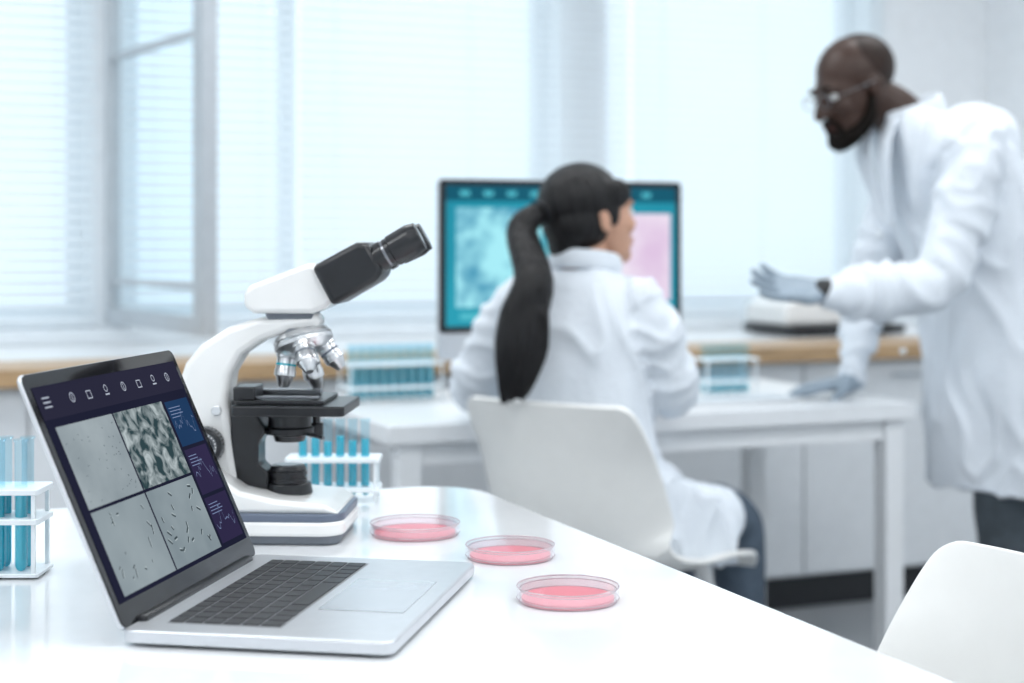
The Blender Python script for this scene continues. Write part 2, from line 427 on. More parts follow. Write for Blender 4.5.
fin('chart_lines',bm,e_ln,lap,False,ML)
bm=bmesh.new()
hy=sh1-.016
def q(bm,x0,x1,y0,y1,n=.0009): bm.faces.new([bm.verts.new(p) for p in ((x0,y0,n),(x1,y0,n),(x1,y1,n),(x0,y1,n))])
for d in (-.0045,0,.0045): q(bm,sx0+.010,sx0+.024,hy+d-.0007,hy+d+.0007)
def ringicon(cx,cy,r,w=.001,n=14):
    for i in range(n):
        a=2*math.pi*i/n;b=2*math.pi*(i+1)/n
        bm.faces.new([bm.verts.new(p) for p in ((cx+r*math.cos(a),cy+r*math.sin(a),.0009),(cx+r*math.cos(b),cy+r*math.sin(b),.0009),(cx+(r-w)*math.cos(b),cy+(r-w)*math.sin(b),.0009),(cx+(r-w)*math.cos(a),cy+(r-w)*math.sin(a),.0009))])
for i,x in enumerate((-.095,-.06,-.022,.018,.055,.092,.128)):
    if i%3==0: ringicon(x,hy,.005); q(bm,x-.0005,x+.0005,hy-.003,hy+.003)
    elif i%3==1:
        q(bm,x-.005,x+.005,hy-.005,hy-.004); q(bm,x-.005,x-.004,hy-.005,hy+.003); q(bm,x+.004,x+.005,hy-.005,hy+.003); q(bm,x-.005,x+.005,hy+.0025,hy+.0035)
    else: ringicon(x,hy+.002,.0038); q(bm,x-.0045,x+.0045,hy-.005,hy-.0035)
fin('toolbar_icons',bm,e_lt,lap,False,ML)

# ---------------------------------------------------------------- microscope
mic=root('microscope',-.274,1.93,.75,-3)
def mp(u,v): return ((u-285)/829,(534-v)/829)
slab('foot',mic,m_foot,rrect(-.096,.076,-.070,.070,.02),0,.014,.003)
slab('base_lower',mic,m_white,rrect(-.103,.082,-.077,.077,.028),.011,.028,.004)
slab('base_band',mic,m_gband,rrect(-.100,.081,-.0755,.0755,.028),.027,.037,.002)
prof('base_upper',mic,m_white,[(-.100,.036),(.078,.036),(.06,.047),(.0,.053),(-.04,.062),(-.075,.085),(-.098,.085)],-.070,.070,.010)
arm=[mp(*p) for p in ((210,500),(190,450),(181,410),(181,385),(189,362),(205,343),(232,326),(262,317),(322,312),(324,326),(290,331),(265,340),(246,353),(235,372),(231,400),(236,440),(246,500))]
prof('arm',mic,m_white,arm,-.026,.026,.011)
x,z=mp(212,442)
for s in (-1,1):
    bm=bmesh.new(); stack(bm,(x,s*.024,z),(0,s,0),[(0,.016),(.006,.016),(.006,.022),(.024,.022),(.026,.019)],36); fin('coarse_focus_knob',bm,m_black,mic)
    bm=bmesh.new(); stack(bm,(x,s*.050,z),(0,s,0),[(0,.017),(.001,.017),(.001,.013),(.014,.013),(.016,.010)],36); fin('fine_focus_knob',bm,m_dchrome,mic)
    bm=bmesh.new()
    for i in range(30):
        a=2*math.pi*i/30; cx,cz=x+.0222*math.cos(a),z+.0222*math.sin(a); bx(bm,cx-.0007,cx+.0007,min(s*.032,s*.046),max(s*.032,s*.046),cz-.0007,cz+.0007)
    fin('knob_knurl',bm,m_dchrome,mic,False)
    bm=bmesh.new()
    for i in range(24):
        a=2*math.pi*i/24; cx,cz=x+.0155*math.cos(a),z+.0155*math.sin(a); bx(bm,cx-.0009,cx+.0009,min(s*.0505,s*.052),max(s*.0505,s*.052),cz-.0009,cz+.0009)
    fin('scale_marks',bm,m_white,mic,False)
x2,z2=mp(205,408); cyl('lamp_screw',mic,m_chrome,(x2+.02,-.026,z2),(x2+.02,-.032,z2),.006,bevel=.001)
prof('focus_slide',mic,m_black,[mp(*p) for p in ((234,398),(262,398),(262,415),(270,430),(262,440),(262,462),(272,470),(272,486),(240,486),(234,470))],-.022,.022,.003)
cyl('lamp_collector_base',mic,m_black,(.004,0,.050),(.004,0,.064),.030,.027,bevel=.002)
bm=bmesh.new(); stack(bm,(.004,0,.064),(0,0,1),[(0,.023),(.005,.023),(.005,.0215),(.008,.0215),(.008,.023),(.013,.023),(.013,.0215),(.016,.0215),(.016,.022),(.020,.020)],40); fin('lamp_collector',bm,m_black,mic)
cyl('lamp_lens',mic,m_dchrome,(.004,0,.084),(.004,0,.085),.015)
slab('stage',mic,m_black,rrect(-.052,.082,-.066,.066,.006),.149,.161,.002)
slab('stage_upper_plate',mic,m_black,rrect(-.050,.055,-.05,.06,.004),.161,.166,.001)
box('stage_slide_holder',mic,m_dchrome,-.045,.04,.02,.032,.166,.173,.001)
box('stage_clip_block',mic,m_black,-.052,-.026,-.05,.0,.166,.182,.002)
box('stage_clip_arm',mic,m_dchrome,-.030,.048,-.042,-.036,.167,.171,.001)
box('glass_slide',mic,m_glass,-.03,.046,-.032,-.006,.1665,.1677)
bm=bmesh.new(); stack(bm,(.006,0,.149),(0,0,-1),[(0,.030),(.006,.030),(.006,.026),(.018,.026),(.020,.029),(.027,.029),(.029,.020),(.036,.018)],40); fin('condenser',bm,m_black,mic)
cyl('condenser_lever',mic,m_dchrome,(.03,-.01,.122),(.052,-.03,.120),.0022)
cyl('stage_control_shaft',mic,m_black,(.030,.045,.149),(.030,.045,.115),.005); cyl('stage_control_knob',mic,m_black,(.030,.045,.130),(.030,.045,.112),.009,bevel=.002)
NX,NZ=mp(302,330)
cyl('nosepiece_collar',mic,m_dchrome,(NX,0,NZ-.006),(NX,0,NZ+.004),.027,bevel=.001)
ax=Vector((.30,-.20,-1)).normalized()
nc=Vector((NX,0,NZ-.005))
bm=bmesh.new(); stack(bm,nc-ax*.002,ax,[(0,.032),(.006,.036),(.008,.034),(.010,.036),(.014,.036),(.024,.026),(.027,.010)],48); fin('nosepiece_turret',bm,m_chrome,mic)
u,v=frame_from(ax,Vector((1,0,0)))
for i,(az,ln) in enumerate(((-20,.042),(-95,.056),(190,.046),(85,.044))):
    a=math.radians(az); rad=u*math.cos(a)+v*math.sin(a)
    d=(ax*math.cos(.40)+rad*math.sin(.40)).normalized(); b=nc+ax*.012+rad*.021
    bm=bmesh.new(); stack(bm,b,d,[(0,.0110),(.005,.0110),(.006,.0135),(.010,.0135),(.011,.0118),(ln*.52,.0118),(ln*.55,.0128),(ln*.70,.0128),(ln*.72,.0110),(ln*.82,.0090),(ln*.96,.0062),(ln,.0045)],28); fin('objective_%d'%(i+1),bm,m_chrome,mic)
    bm=bmesh.new(); stack(bm,b+d*(ln*.38),d,[(0,.0121),(.0025,.0121)],28); fin('objective_ring_%d'%(i+1),bm,(m_gband,m_foot,m_cyan,m_foot)[i],mic)
prof('head_mount',mic,m_foot,[mp(*p) for p in ((268,310),(318,310),(316,318),(272,318))],-.026,.026,.002)
prof('head_housing',mic,m_white,[mp(*p) for p in ((249,292),(256,284),(314,262),(324,265),(340,296),(332,306),(318,312),(260,312),(250,306))],-.036,.036,.007)
prof('binocular_body',mic,m_black,[mp(*p) for p in ((318,266),(362,242),(374,242),(389,268),(384,279),(339,305))],-.047,.047,.007)
e0=mp(378,260); ed=Vector((math.cos(math.radians(28)),0,math.sin(math.radians(28))))
for i,yy in enumerate((-.031,.031)):
    bm=bmesh.new(); stack(bm,(e0[0]-.006,yy,e0[1]-.003),ed,[(0,.0155),(.014,.0155),(.014,.0175),(.022,.0175),(.022,.0160),(.026,.0160),(.026,.0172),(.031,.0172),(.032,.0185),(.056,.0198),(.059,.0198),(.065,.018),(.069,.0175)],36)
    fin('eyepiece_%d'%(i+1),bm,m_black,mic)
    bm=bmesh.new(); stack(bm,Vector((e0[0]-.006,yy,e0[1]-.003))+ed*.0225,ed,[(0,.0164),(.003,.0164)],36); fin('eyepiece_ring_%d'%(i+1),bm,m_dchrome,mic)
    bm=bmesh.new()
    stack(bm,Vector((e0[0]-.006,yy,e0[1]-.003))+ed*.0691,ed,[(0,.012),(.0006,.0118)],24); fin('eyepiece_lens_%d'%(i+1),bm,m_bezel,mic)

# ---------------------------------------------------------------- petri dishes
glass_wall=glass('petri_wall',(.97,.94,.95),.14,.6)
glass_lid=glass('petri_lid',(.99,.97,.975),.04,.2)
def petri(X,Y,r,ph=0):
    o=root('petri_dish',X,Y,.75,ph)
    bm=bmesh.new()
    def lathe(pr,n=72):
        rs=[ring(bm,Vector((0,0,z)),Vector((1,0,0)),Vector((0,1,0)),rr,rr,n) for rr,z in pr]
        skin_rings(bm,rs,False)
    lathe([(r*.94,.0008),(r*.945,.012)]); lathe([(r*.995,.0035),(r,.0145)])
    fin('dish_walls',bm,glass_wall,o)
    bm=bmesh.new(); bm.faces.new(ring(bm,Vector((0,0,.0152)),Vector((1,0,0)),Vector((0,1,0)),r*.985,r*.985,72)); fin('lid_top',bm,glass_lid,o)
    bm=bmesh.new(); stack(bm,(0,0,.0006),(0,0,1),[(0,r*.90),(.0035,r*.905),(.004,r*.895)],72); fin('agar',bm,m_pink,o)
    bm=bmesh.new()
    def torus(R,z,w,h):
        rs=[ring(bm,Vector((0,0,z+h*math.sin(k))),Vector((1,0,0)),Vector((0,1,0)),R+w*math.cos(k),R+w*math.cos(k),72) for k in [i*math.pi/4 for i in range(9)]]
        skin_rings(bm,rs,False)
    torus(r*.992,.0150,.0008,.0008); torus(r*.997,.0036,.0005,.0005); torus(r*.945,.0005,.0008,.0005); torus(r*.945,.0120,.0006,.0006)
    fin('rim',bm,m_rim,o)
m_rim=M('petri_rim_glass',(.74,.64,.68),.08,var=.05,trans=.5)
petri(-.117,1.93,.054); petri(-.002,1.79,.050); petri(.055,1.575,.0505)

# ---------------------------------------------------------------- test tube racks
def rack(o,n,pitch,shelf_z,tube_z0,tube_h,r,half,depth,fill=.6,rows=1,liq=None):
    for i,z in enumerate(shelf_z): slab('shelf_%d'%(i+1),o,m_rack,rrect(-half,half,-depth,depth,.004),z,z+.006,.001)
    bm=bmesh.new(); zt=max(shelf_z)
    for x in (-half+.004,half-.008): 
        for y in (-depth+.003,depth-.007): bx(bm,x,x+.004,y,y+.004,0,zt)
    fin('rack_posts',bm,m_rack,o,False)
    bg=bmesh.new(); bl=bmesh.new()
    for j in range(rows):
        yy=(j-(rows-1)/2)*pitch
        for i in range(n):
            x=(i-(n-1)/2)*pitch
            rs=[ring(bg,Vector((x,yy,tube_z0+z)),Vector((1,0,0)),Vector((0,1,0)),max(rr,1e-4),max(rr,1e-4),18) for rr,z in ((.0002,0),(r*.6,r*.2),(r*.95,r*.75),(r,r*1.2),(r,tube_h-.003),(r*1.2,tube_h-.002),(r*1.2,tube_h))]
            skin_rings(bg,rs,False)
            f=fill*random.uniform(.9,1.05)
            stack(bl,(x,yy,tube_z0),(0,0,1),[(r*.15,r*.3),(r*.4,r*.6),(r*.9,r*.85),(tube_h*f,r*.87)],16)
    fin('tubes',bg,m_tubeglass,o); fin('cyan_liquid',bl,liq or m_cyan,o)
m_tubeglass=glass('tube_glass',(.80,.93,.97),.08,.6)
r1=root('test_tube_rack',-.565,1.70,.752,0); rack(r1,5,.0235,(.055,.086),.003,.140,.0066,.070,.03,.6,rows=2); slab('base_plate',r1,m_rack,rrect(-.07,.07,-.03,.03,.004),0,.004,.001)
r2=root('test_tube_rack',-.243,2.185,.752,0); rack(r2,6,.017,(.012,.052),.004,.105,.0062,.064,.028,.74,rows=1)
r3=root('test_tube_rack',-.29,3.83,.722,22); rack(r3,9,.024,(.03,.085),.004,.13,.009,.12,.05,.6,rows=2,liq=m_cyanp)
r4=root('test_tube_rack',.53,3.98,.722,22); rack(r4,5,.026,(.03,.085),.004,.12,.009,.075,.04,.15,rows=2,liq=m_cyanp)

# ---------------------------------------------------------------- desk with monitor
dk=rootr('office_desk',0,0,0)
box('top',dk,m_desk,1.0,2.31,3.16,3.88,.68,.72,.003)
bm=bmesh.new()
for x in (1.03,2.24):
    for y in (3.18,3.81): bx(bm,x,x+.05,y,y+.05,0,.68)
bx(bm,1.08,2.24,3.82,3.85,.60,.68); bx(bm,1.08,2.24,3.19,3.21,.63,.68)
fin('legs_and_rails',bm,m_desk,dk,True,bevel=.002)
mo=rootr('desktop_monitor',1.575,3.56,.72,0)
MM=Matrix(((1,0,0,0),(0,0,-1,0),(0,1,0,0),(0,0,0,1)))
slab('panel_back',mo,m_silver,rrect(-.322,.322,.10,.53,.012),-.02,-.006,.003,MM)
slab('panel_glass',mo,m_bezel,rrect(-.321,.321,.165,.529,.010),-.006,0,.001,MM)
slab('chin',mo,m_silver,rrect(-.321,.321,.10,.164,.008),-.006,-.001,.001,MM)
prof('stand_neck',mo,m_silver,[(-.07,.008),(.07,.008),(.07,.25),(-.07,.25)],.03,.045,.003)
slab('stand_foot',mo,m_silver,rrect(-.11,.11,-.08,.11,.01),0,.008,.002)
rect('screen',mo,emis('monitor_bg',(.02,.27,.38),(.03,.36,.48),3),-.305,.305,.180,.515,.0006,MM)
rect('screen_header',mo,emis('monitor_header',(.01,.10,.16),(.015,.13,.20),3),-.305,.305,.478,.515,.001,MM)
rect('left_panel',mo,emis('monitor_cells',(.02,.24,.42),(.40,.86,.95),10,3,p0=.36,p1=.56,dist=.2),-.28,-.06,.225,.462,.001,MM)
rect('mid_panel',mo,emis('monitor_cells_b',(.05,.40,.52),(.30,.78,.88),14,2),-.05,.05,.225,.462,.001,MM)
rect('right_panel',mo,emis('monitor_tissue',(.75,.57,.78),(.90,.82,.93),10,3),.07,.290,.235,.450,.001,MM)
bm=bmesh.new()
for i in range(9): q(bm,-.27+i*.06,-.27+i*.06+.025,.490,.502,.0014)
for i in range(4): q(bm,-.27+i*.10,-.27+i*.10+.07,.195,.212,.0014)
fin('screen_icons',bm,emis('monitor_icons',(.08,.45,.55),(.1,.55,.65),5),mo,False,MM)
kb=rootr('computer_keyboard',1.90,3.30,.72,6)
slab('keyboard_base',kb,m_desk,rrect(-.15,.15,-.055,.055,.008),0,.010,.002)
bm=bmesh.new()
for j in range(5):
    for i in range(13): bx(bm,-.145+i*.0225,-.145+i*.0225+.019,-.05+j*.0205,-.033+j*.0205,.010,.014)
fin('keys',bm,m_winframe,kb,False)
an=rootr('lab_analyzer',2.98,4.62,.79,0)
prof('body',an,m_white,[(-.20,.035),(.22,.035),(.22,.09),(.12,.15),(-.10,.15),(-.20,.10)],-.12,.14,.012)
slab('tray',an,m_black,rrect(-.21,.24,-.17,.15,.02),.006,.034,.005)
box('feet',an,m_black,-.18,.2,-.12,.12,0,.006)
box('display',an,m_bezel,-.06,.06,-.125,-.119,.09,.13,.002)

# ---------------------------------------------------------------- chairs
def chair(o):
    P=[(.235,.425,.185,.0,.0),(.20,.445,.205,.0,.012),(.10,.452,.215,.0,.022),(-.02,.444,.218,.0,.035),(-.12,.444,.218,.0,.055),(-.19,.468,.217,.03,.06),(-.228,.53,.215,.085,.03),(-.248,.60,.213,.095,.0),(-.262,.68,.208,.075,.0),(-.276,.75,.203,.045,.0),(-.284,.785,.192,.03,.0),(-.287,.797,.170,.02,0)]
    D=cat(P,5,3); nt=16
    bm=bmesh.new(); rows=[]
    for y,z,w,cy,cz in D:
        rows.append([bm.verts.new((w*(tt),y+cy*abs(tt)**2.6,z+cz*abs(tt)**3)) for tt in [(-1+2*i/nt) for i in range(nt+1)]])
    for a,b in zip(rows,rows[1:]):
        for i in range(nt): bm.faces.new((a[i],a[i+1],b[i+1],b[i]))
    s=fin('shell',bm,m_chair,o,True,angle=False)
    so=s.modifiers.new('solid','SOLIDIFY'); so.thickness=.012; so.offset=0
    bv=s.modifiers.new('bevel','BEVEL'); bv.width=.004; bv.segments=2; bv.limit_method='ANGLE'
    sb=s.modifiers.new('sub','SUBSURF'); sb.levels=1; sb.render_levels=1
    bm=bmesh.new()
    for sx in (-1,1):
        for y0,y1 in ((.12,.22),(-.12,-.22)):
            tube(bm,[(sx*.12,y0,.435),(sx*.17,(y0+y1)/2,.25),(sx*.21,y1,.012)],[.013,.012,.010],12)
    tube(bm,[(-.12,.12,.432),(.12,.12,.432)],[.01,.01],10); tube(bm,[(-.12,-.12,.425),(.12,-.12,.425)],[.01,.01],10)
    fin('legs',bm,m_leg,o,True,angle=False)
ch=root('office_chair',.22,3.27,0,-36.9); chair(ch)
ch2=rootr('office_chair',.775,1.175,0,90); chair(ch2)

# ---------------------------------------------------------------- people helpers
def headmat(c,yaw,pitch,roll=0,s=1): 
    return Matrix.Translation(Vector(c))@Matrix.Rotation(yaw,4,'Z')@Matrix.Rotation(pitch,4,'X')@Matrix.Rotation(roll,4,'Y')@Matrix.Scale(s,4)
def headmesh(name,mat,parent,mt,male):
    bm=bmesh.new()
    ell(bm,(0,-.012,.035),(.074,.094,.082)); ell(bm,(0,.030,-.005),(.063,.064,.090))
    ell(bm,(0,.042,-.055),(.048 if not male else .054,.048,.050)); ell(bm,(0,.072,-.088),(.020 if not male else .028,.018,.018))
    e=1 if male else .8
    for s in (-1,1):
        ell(bm,(s*.036,.066,-.020),(.022,.020,.024)); ell(bm,(s*.028,.084 if male else .080,.024),(.026,.010,.008))
        ell(bm,(s*.073,-.006,-.006),(.007,.018*e,.030*e)); ell(bm,(s*.076,-.012,.006),(.007,.011*e,.014*e))
        ell(bm,(s*.011,.097,-.030),(.009*e,.010*e,.008*e))
    if male: tube(bm,[(0,.088,.020),(0,.100,-.004),(0,.112,-.026)],[.008,.010,.013],10)
    else: tube(bm,[(0,.085,.018),(0,.094,-.004),(0,.105,-.024)],[.006,.007,.0095],10)
    ell(bm,(0,.086,-.055),(.021,.010,.006)); ell(bm,(0,.084,-.065),(.018,.010,.006)); ell(bm,(0,.078,-.060),(.026,.014,.018))
    o=organic('head',bm,mat,parent,.0042,3,mt)
    bm=bmesh.new(); 
    for s in (-1,1): ell(bm,(s*.031,.079,.006),(.0125,.011,.008),seg=14)
    fin('eyes',bm,m_eye,parent,True,mt)
    bm=bmesh.new()
    for s in (-1,1): ell(bm,(s*.031,.0875,.006),(.0055,.0035,.0055),seg=12)
    fin('irises',bm,m_iris,parent,True,mt)
    bm=bmesh.new()
    for s in (-1,1): tube(bm,[(s*.014,.095,.026),(s*.032,.092,.031),(s*.050,.079,.025)],[.0028,.0035,.002],8)
    fin('eyebrows',bm,m_beard,parent,True,mt)
    bm=bmesh.new(); ell(bm,(0,.0890,-.0555),(.021,.0090,.0050)); ell(bm,(0,.0875,-.0645),(.018,.009,.0052))
    fin('lips',bm,m_lipd if male else m_lip,parent,True,mt)
def hand(bm,w,d,n,side,curl=.25,size=1,spread=.12):
    w=Vector(w); d=Vector(d).normalized(); n=Vector(n); n=(n-d*n.dot(d)).normalized(); s=d.cross(n)*side
    k=size
    tube(bm,[w-d*.02*k,w+d*.02*k,w+d*.055*k,w+d*.088*k],[(.024*k,.017*k),(.030*k,.017*k),(.039*k,.016*k),(.038*k,.012*k)],16,ref=tuple(s))
    for i,(off,ln,cu) in enumerate(((.030,.070,.8),(.010,.079,1.),(-.011,.074,1.1),(-.030,.058,1.3))):
        p=w+d*(.080 - abs(off)*.2)*k+s*off*k; a=0; pts=[p-d*.02*k]; dir0=(d+s*(off/.03)*spread).normalized(); p=p.copy(); pts.append(p.copy())
        for fr in (.45,.32,.23):
            a+=curl*cu; dd=dir0*math.cos(a)+n*math.sin(a); p=p+dd*ln*fr*k; pts.append(p.copy())
        tube(bm,pts,[.010*k,.0098*k,.009*k,.0082*k,.0068*k],10,sub=3)
    p=w+d*.022*k+s*.022*k; td=(d*.62+s*.72+n*.25).normalized(); td2=(d*.85+s*.40+n*.35).normalized()
    tube(bm,[p,p+td*.032*k,p+td*.032*k+td2*.028*k,p+td*.032*k+td2*.050*k],[.014*k,.0115*k,.010*k,.0078*k],10,sub=3)
def chain(pts,r): 
    P=[Vector(p) for p in pts]; return [(a,b,r) for a,b in zip(P,P[1:])]

# ---------------------------------------------------------------- man
O=(1.17,3.88)
man=root('man_in_lab_coat',O[0],O[1],0,0)
def m_(x,y,z): return (x-O[0],y-O[1],z)
F=(-.95,-.30)
bm=bmesh.new()
secs=[(1.215,3.90,.50,.235,.180),(1.21,3.895,.66,.225,.180),(1.20,3.89,.84,.205,.175),(1.155,3.88,1.0,.178,.155),(1.105,3.87,1.14,.190,.155),(1.06,3.86,1.26,.20,.155),(1.02,3.855,1.35,.165,.135),(.96,3.85,1.405,.085,.08)]
loft(bm,[(a-O[0],b-O[1],c,d,e) for a,b,c,d,e in secs],F)
ell(bm,m_(1.095,3.88,1.32),(.14,.16,.118))
LA=[m_(1.07,3.71,1.32),m_(1.05,3.665,1.24),m_(1.005,3.635,1.12),m_(.95,3.60,1.015),m_(.85,3.57,.99),m_(.72,3.545,.988)]
RA=[m_(1.0,4.02,1.30),m_(.97,4.06,1.20),m_(.93,4.06,1.06),m_(.90,4.04,.96),m_(.865,3.99,.87),m_(.845,3.955,.775)]
tube(bm,LA,[.072,.078,.070,.068,.062,.047]); tube(bm,RA,[.070,.072,.064,.060,.052,.045])
organic('lab_coat',bm,m_coat,man,.0075,4,folds=(.0165,chain(LA[1:],.10)+chain(RA[1:],.10)))
bm=bmesh.new()
fv=Vector((F[0],F[1],0)).normalized(); sv=Vector((-fv.y,fv.x,0)); nb=Vector(m_(.945,3.85,1.40))
pts=[]
for i in range(11):
    a=math.radians(35+i*290/10); pts.append(tuple(nb+fv*math.cos(a)*.085+sv*math.sin(a)*.088+Vector((0,0,.005-.03*math.cos(a)))))
tube(bm,pts,[(.028,.009)]*11,12,ref=(-.2,0,1))
for s in (-1,1):
    tube(bm,[tuple(nb+fv*.07+sv*s*.05+Vector((0,0,-.02))),tuple(nb+fv*.12+sv*s*.045+Vector((.03,0,-.10))),tuple(nb+fv*.11+sv*s*.012+Vector((.06,0,-.26)))],[(.008,.03),(.007,.035),(.005,.012)],12,ref=tuple(fv))
organic('collar_and_lapels',bm,m_coat,man,.005,2)
bm=bmesh.new()
for i in range(4): ell(bm,tuple(Vector(m_(1.03+.028*i,3.86,1.12-.14*i))+fv*.162),(.008,.008,.008))
fin('coat_buttons',bm,m_rack,man)
HC=m_(.820,3.82,1.467)
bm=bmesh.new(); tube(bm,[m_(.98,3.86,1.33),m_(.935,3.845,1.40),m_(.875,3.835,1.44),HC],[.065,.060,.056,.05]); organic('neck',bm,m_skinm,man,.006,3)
yaw=math.atan2(-.36,-.93)-math.pi/2
MH=headmat(HC,yaw,math.radians(-22),0,1.065)
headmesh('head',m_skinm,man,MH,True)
bm=bmesh.new()
ell(bm,(0,-.024,.039),(.0750,.0865,.0780)); organic('short_hair',bm,m_shave,man,.005,2,MH)
bm=bmesh.new()
tube(bm,[(-.062,.006,-.015),(-.060,.014,-.038),(-.056,.030,-.066),(-.034,.066,-.090),(0,.086,-.098),(.034,.066,-.090),(.056,.030,-.066),(.060,.014,-.038),(.062,.006,-.015)],[.007,.011,.016,.020,.022,.020,.016,.011,.007],12)
tube(bm,[(-.024,.086,-.072),(-.023,.093,-.049),(0,.099,-.045),(.023,.093,-.049),(.024,.086,-.072)],[.008,.006,.006,.006,.008],8)
organic('beard',bm,m_beard,man,.004,3,MH)
bm=bmesh.new()
for s in (-1,1):
    pts=[(s*.033+.021*math.cos(a),.108,.004+.016*math.sin(a)) for a in [i*math.pi/8 for i in range(17)]]
    tube(bm,pts,[.0011]*17,6,sub=1,cap=False)
    tube(bm,[(s*.054,.106,.008),(s*.074,.05,.010),(s*.080,-.005,.010)],[.0011]*3,6,sub=2)
tube(bm,[(-.012,.110,.006),(0,.115,.009),(.012,.110,.006)],[.0011]*3,6)
fin('eyeglasses',bm,m_dchrome,man,True,MH,angle=False)
bm=bmesh.new(); hand(bm,m_(.695,3.54,.992),(-1,-.05,.06),(-.1,-.55,.83),-1,.18,1.12,.22); organic('left_hand',bm,m_glove,man,.0038,2)
bm=bmesh.new(); tube(bm,[m_(.725,3.545,.988),m_(.688,3.538,.990)],[.034,.029]); fin('left_cuff_band',bm,m_black,man,True,angle=False)
bm=bmesh.new(); hand(bm,m_(.835,3.945,.752),(-.92,-.30,-.06),(0,0,-1),1,.10,1.05,.2)
tube(bm,[m_(.845,3.955,.775),m_(.830,3.942,.752)],[.032,.026]); organic('right_hand',bm,m_glove,man,.0038,2)
bm=bmesh.new()
for s in (-1,1):
    dx,dy=.0285*s,.09*s
    tube(bm,[m_(1.21+dx,3.89+dy,.78),m_(1.21+dx,3.89+dy,.65),m_(1.205+dx,3.89+dy,.48),m_(1.21+dx,3.90+dy,.28),m_(1.23+dx,3.90+dy,.07)],[.080,.084,.078,.068,.062])
organic('trousers',bm,m_pants,man,.009,4,disp=.012)
bm=bmesh.new()
for s in (-1,1):
    dx,dy=.0285*s,.09*s
    tube(bm,[m_(1.27+dx,3.915+dy,.045),m_(1.20+dx,3.893+dy,.048),m_(1.08+dx,3.855+dy,.036),m_(1.02+dx,3.836+dy,.028)],[(.045,.036),(.046,.042),(.034,.046),(.024,.036)],14,ref=(0,0,1))
organic('shoes',bm,m_shoe,man,.006,2)

# ---------------------------------------------------------------- woman
O=(.17,3.2)
wo=root('woman_in_lab_coat',O[0],O[1],0,0)
F=(.45,.89)
bm=bmesh.new()
secs=[(.175,3.205,.475,.160,.120),(.17,3.205,.56,.175,.135),(.155,3.20,.66,.155,.118),(.145,3.20,.76,.145,.108),(.14,3.205,.87,.158,.112),(.14,3.21,.95,.165,.105),(.142,3.21,1.005,.135,.080),(.145,3.215,1.045,.07,.06)]
loft(bm,[(a-O[0],b-O[1],c,d,e) for a,b,c,d,e in secs],F)
LA=[m_(.03,3.27,.985),m_(-.015,3.29,.93),m_(-.05,3.32,.865),m_(-.08,3.37,.800),m_(-.04,3.48,.785),m_(.03,3.60,.775)]
RA=[m_(.250,3.14,.985),m_(.285,3.13,.93),m_(.310,3.15,.865),m_(.325,3.19,.80),m_(.335,3.32,.785),m_(.345,3.46,.780)]
tube(bm,LA,[.050,.056,.054,.050,.044,.036]); tube(bm,RA,[.050,.056,.054,.050,.044,.036])
tube(bm,[m_(.20,3.13,.55),m_(.31,3.24,.548),m_(.42,3.35,.530)],[.078,.080,.070]); tube(bm,[m_(.10,3.27,.55),m_(.22,3.42,.555),m_(.31,3.53,.535)],[.09,.09,.08])
ell(bm,m_(.26,3.32,.54),(.14,.15,.075))
tube(bm,[m_(.27,3.10,.58),m_(.37,3.20,.53),m_(.455,3.29,.485)],[(.085,.02),(.085,.022),(.05,.018)],14,ref=(0,0,1))
organic('lab_coat',bm,m_coat,wo,.0065,4,folds=(.0145,chain(LA[1:],.075)+chain(RA[1:],.075)+chain([m_(.24,3.14,.55),m_(.42,3.35,.53)],.11)))
bm=bmesh.new(); nb=Vector(m_(.147,3.215,1.045)); fv=Vector((F[0],F[1],0)).normalized(); sv=Vector((-fv.y,fv.x,0))
pts=[tuple(nb+fv*math.cos(a)*.062+sv*math.sin(a)*.068+Vector((0,0,.012-.012*math.cos(a)))) for a in [math.radians(40+i*28) for i in range(11)]]
tube(bm,pts,[(.022,.008)]*11,12,ref=(0,0,1)); organic('collar',bm,m_coat,wo,.005,2)
bm=bmesh.new(); HC=m_(.158,3.225,1.147)
tube(bm,[m_(.145,3.215,1.01),m_(.147,3.217,1.06),m_(.150,3.22,1.12)],[.052,.046,.046]); organic('neck',bm,m_skinw,wo,.006,3)
yaw=math.atan2(.46,.88)-math.pi/2
MH=headmat(HC,yaw,math.radians(8),0,.93)
headmesh('head',m_skinw,wo,MH,False)
bm=bmesh.new()
ell(bm,(0,-.022,.044),(.081,.096,.083)); ell(bm,(0,-.035,.0),(.077,.078,.075)); ell(bm,(0,-.062,-.045),(.05,.045,.045))
for s in (-1,1):
    ell(bm,(s*.060,.030,.050),(.018,.044,.034)); ell(bm,(s*.068,.018,.014),(.008,.018,.034))
ell(bm,(0,-.105,.030),(.030,.028,.030))
organic('hair',bm,m_hair,wo,.005,3,MH)
bp=MH@Vector((0,-.115,.028)); 
bm=bmesh.new()
tube(bm,[tuple(bp),tuple(bp+Vector((-.024,-.028,-.010))),tuple(bp+Vector((-.042,-.042,-.040))),(-.128,-.140,1.03),(-.148,-.150,.96),(-.158,-.155,.90),(-.165,-.156,.845),(-.172,-.152,.81)],[(.020,.022),(.026,.026),(.032,.028),(.040,.030),(.048,.032),(.048,.030),(.032,.02),(.008,.006)],18,ref=(1,.3,0))
for k_ in range(9):   # loose locks running down the ponytail
    o1=random.uniform(-.038,.040); o2=o1*1.15+random.uniform(-.012,.012)
    tube(bm,[(-.125+o1*.5,-.150,1.045),(-.140+o1,-.175+abs(o1)*.3,.97),(-.152+o2,-.180+abs(o2)*.3,.90),(-.160+o2*.8,-.170,.85-random.random()*.02),(-.166+o2*.6,-.158,.815-random.random()*.025)],[.008,.010,.0095,.007,.0025],8,sub=3)
organic('ponytail',bm,m_hair,wo,.004,2)
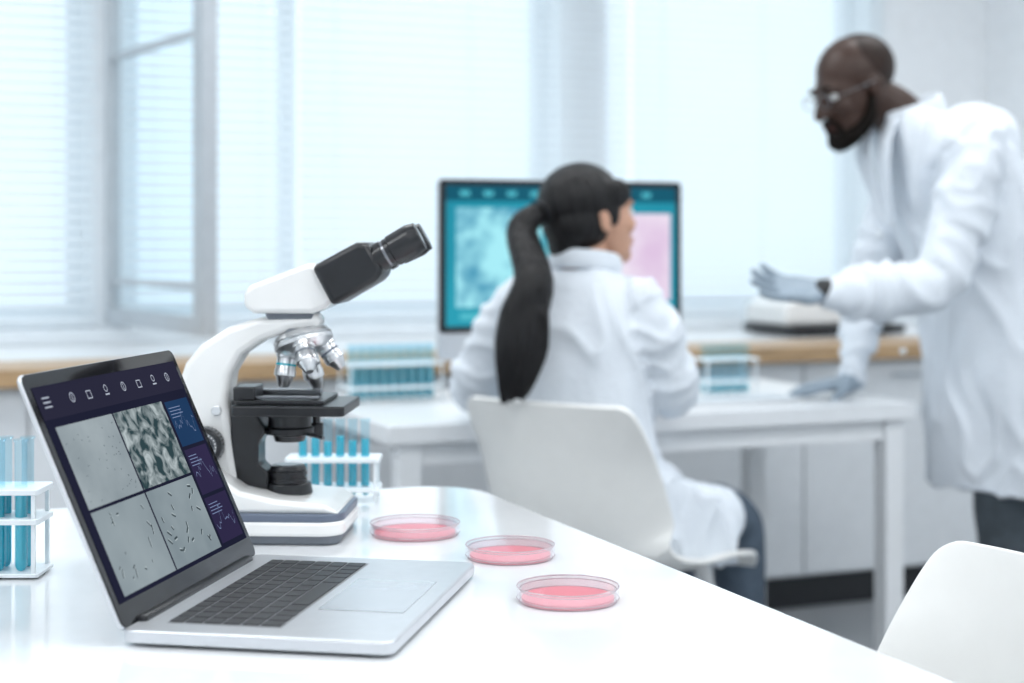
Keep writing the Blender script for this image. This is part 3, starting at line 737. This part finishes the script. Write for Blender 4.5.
bm=bmesh.new(); cylb(bm,bp+Vector((-.006,-.008,0)),bp+Vector((-.014,-.019,-.002)),.024); fin('hair_tie',bm,m_black,wo,True)
bm=bmesh.new(); hand(bm,m_(.035,3.61,.765),(.35,.93,-.12),(0,0,-1),-1,.14,.92,.1); organic('left_hand',bm,m_skinw,wo,.0036,2)
bm=bmesh.new(); hand(bm,m_(.345,3.475,.768),(-.1,.98,-.12),(0,0,-1),1,.14,.92,.1); organic('right_hand',bm,m_skinw,wo,.0036,2)
bm=bmesh.new()
for (hx,hy,kx,ky,ax_,ay_) in ((.10,3.27,.345,3.60,.34,3.62),(.225,3.17,.465,3.43,.48,3.45)):
    tube(bm,[m_(hx,hy,.54),m_((hx+kx)/2,(hy+ky)/2,.53),m_(kx-.01,ky-.01,.515),m_(kx+.02,ky+.025,.46),m_(ax_+.015,ay_+.02,.30),m_(ax_,ay_,.08)],[.072,.070,.064,.062,.056,.050],16)
organic('trousers',bm,m_jeans,wo,.008,4,disp=.010)
bm=bmesh.new()
for ax_,ay_ in ((.34,3.62),(.48,3.45)):
    f=Vector((.6,.8,0)); b=Vector(m_(ax_,ay_,0))
    tube(bm,[tuple(b-f*.05+Vector((0,0,.042))),tuple(b+f*.0+Vector((0,0,.045))),tuple(b+f*.10+Vector((0,0,.032))),tuple(b+f*.15+Vector((0,0,.025)))],[(.038,.032),(.042,.036),(.030,.040),(.020,.030)],14,ref=(0,0,1))
organic('shoes',bm,m_shoe,wo,.006,2)

# ---------------------------------------------------------------- world, camera
sc=bpy.context.scene
w=bpy.data.worlds.new('sky'); sc.world=w; w.use_nodes=True; nt=w.node_tree
bg=nt.nodes['Background']; tc=nt.nodes.new('ShaderNodeTexCoord'); sp=nt.nodes.new('ShaderNodeSeparateXYZ'); rp=nt.nodes.new('ShaderNodeValToRGB')
nt.links.new(tc.outputs['Generated'],sp.inputs[0]); nt.links.new(sp.outputs[2],rp.inputs[0]); nt.links.new(rp.outputs[0],bg.inputs[0])
rp.color_ramp.elements[0].color=(.76,.86,.92,1); rp.color_ramp.elements[0].position=0
rp.color_ramp.elements[1].color=(.88,.95,1,1); rp.color_ramp.elements[1].position=.6
bg.inputs[1].default_value=1.45
cam=bpy.data.cameras.new('camera'); co=bpy.data.objects.new('camera',cam); COL.objects.link(co)
co.location=(0,0,1.105); co.rotation_euler=(math.pi/2,0,-TH)
cam.lens=56.25; cam.sensor_width=36; cam.shift_y=-.0991; cam.clip_start=.05; cam.clip_end=300
cam.dof.use_dof=True; cam.dof.focus_distance=1.66; cam.dof.aperture_fstop=3.6
sc.camera=co
sc.view_settings.view_transform='Standard'; sc.view_settings.look='None'; sc.view_settings.exposure=0
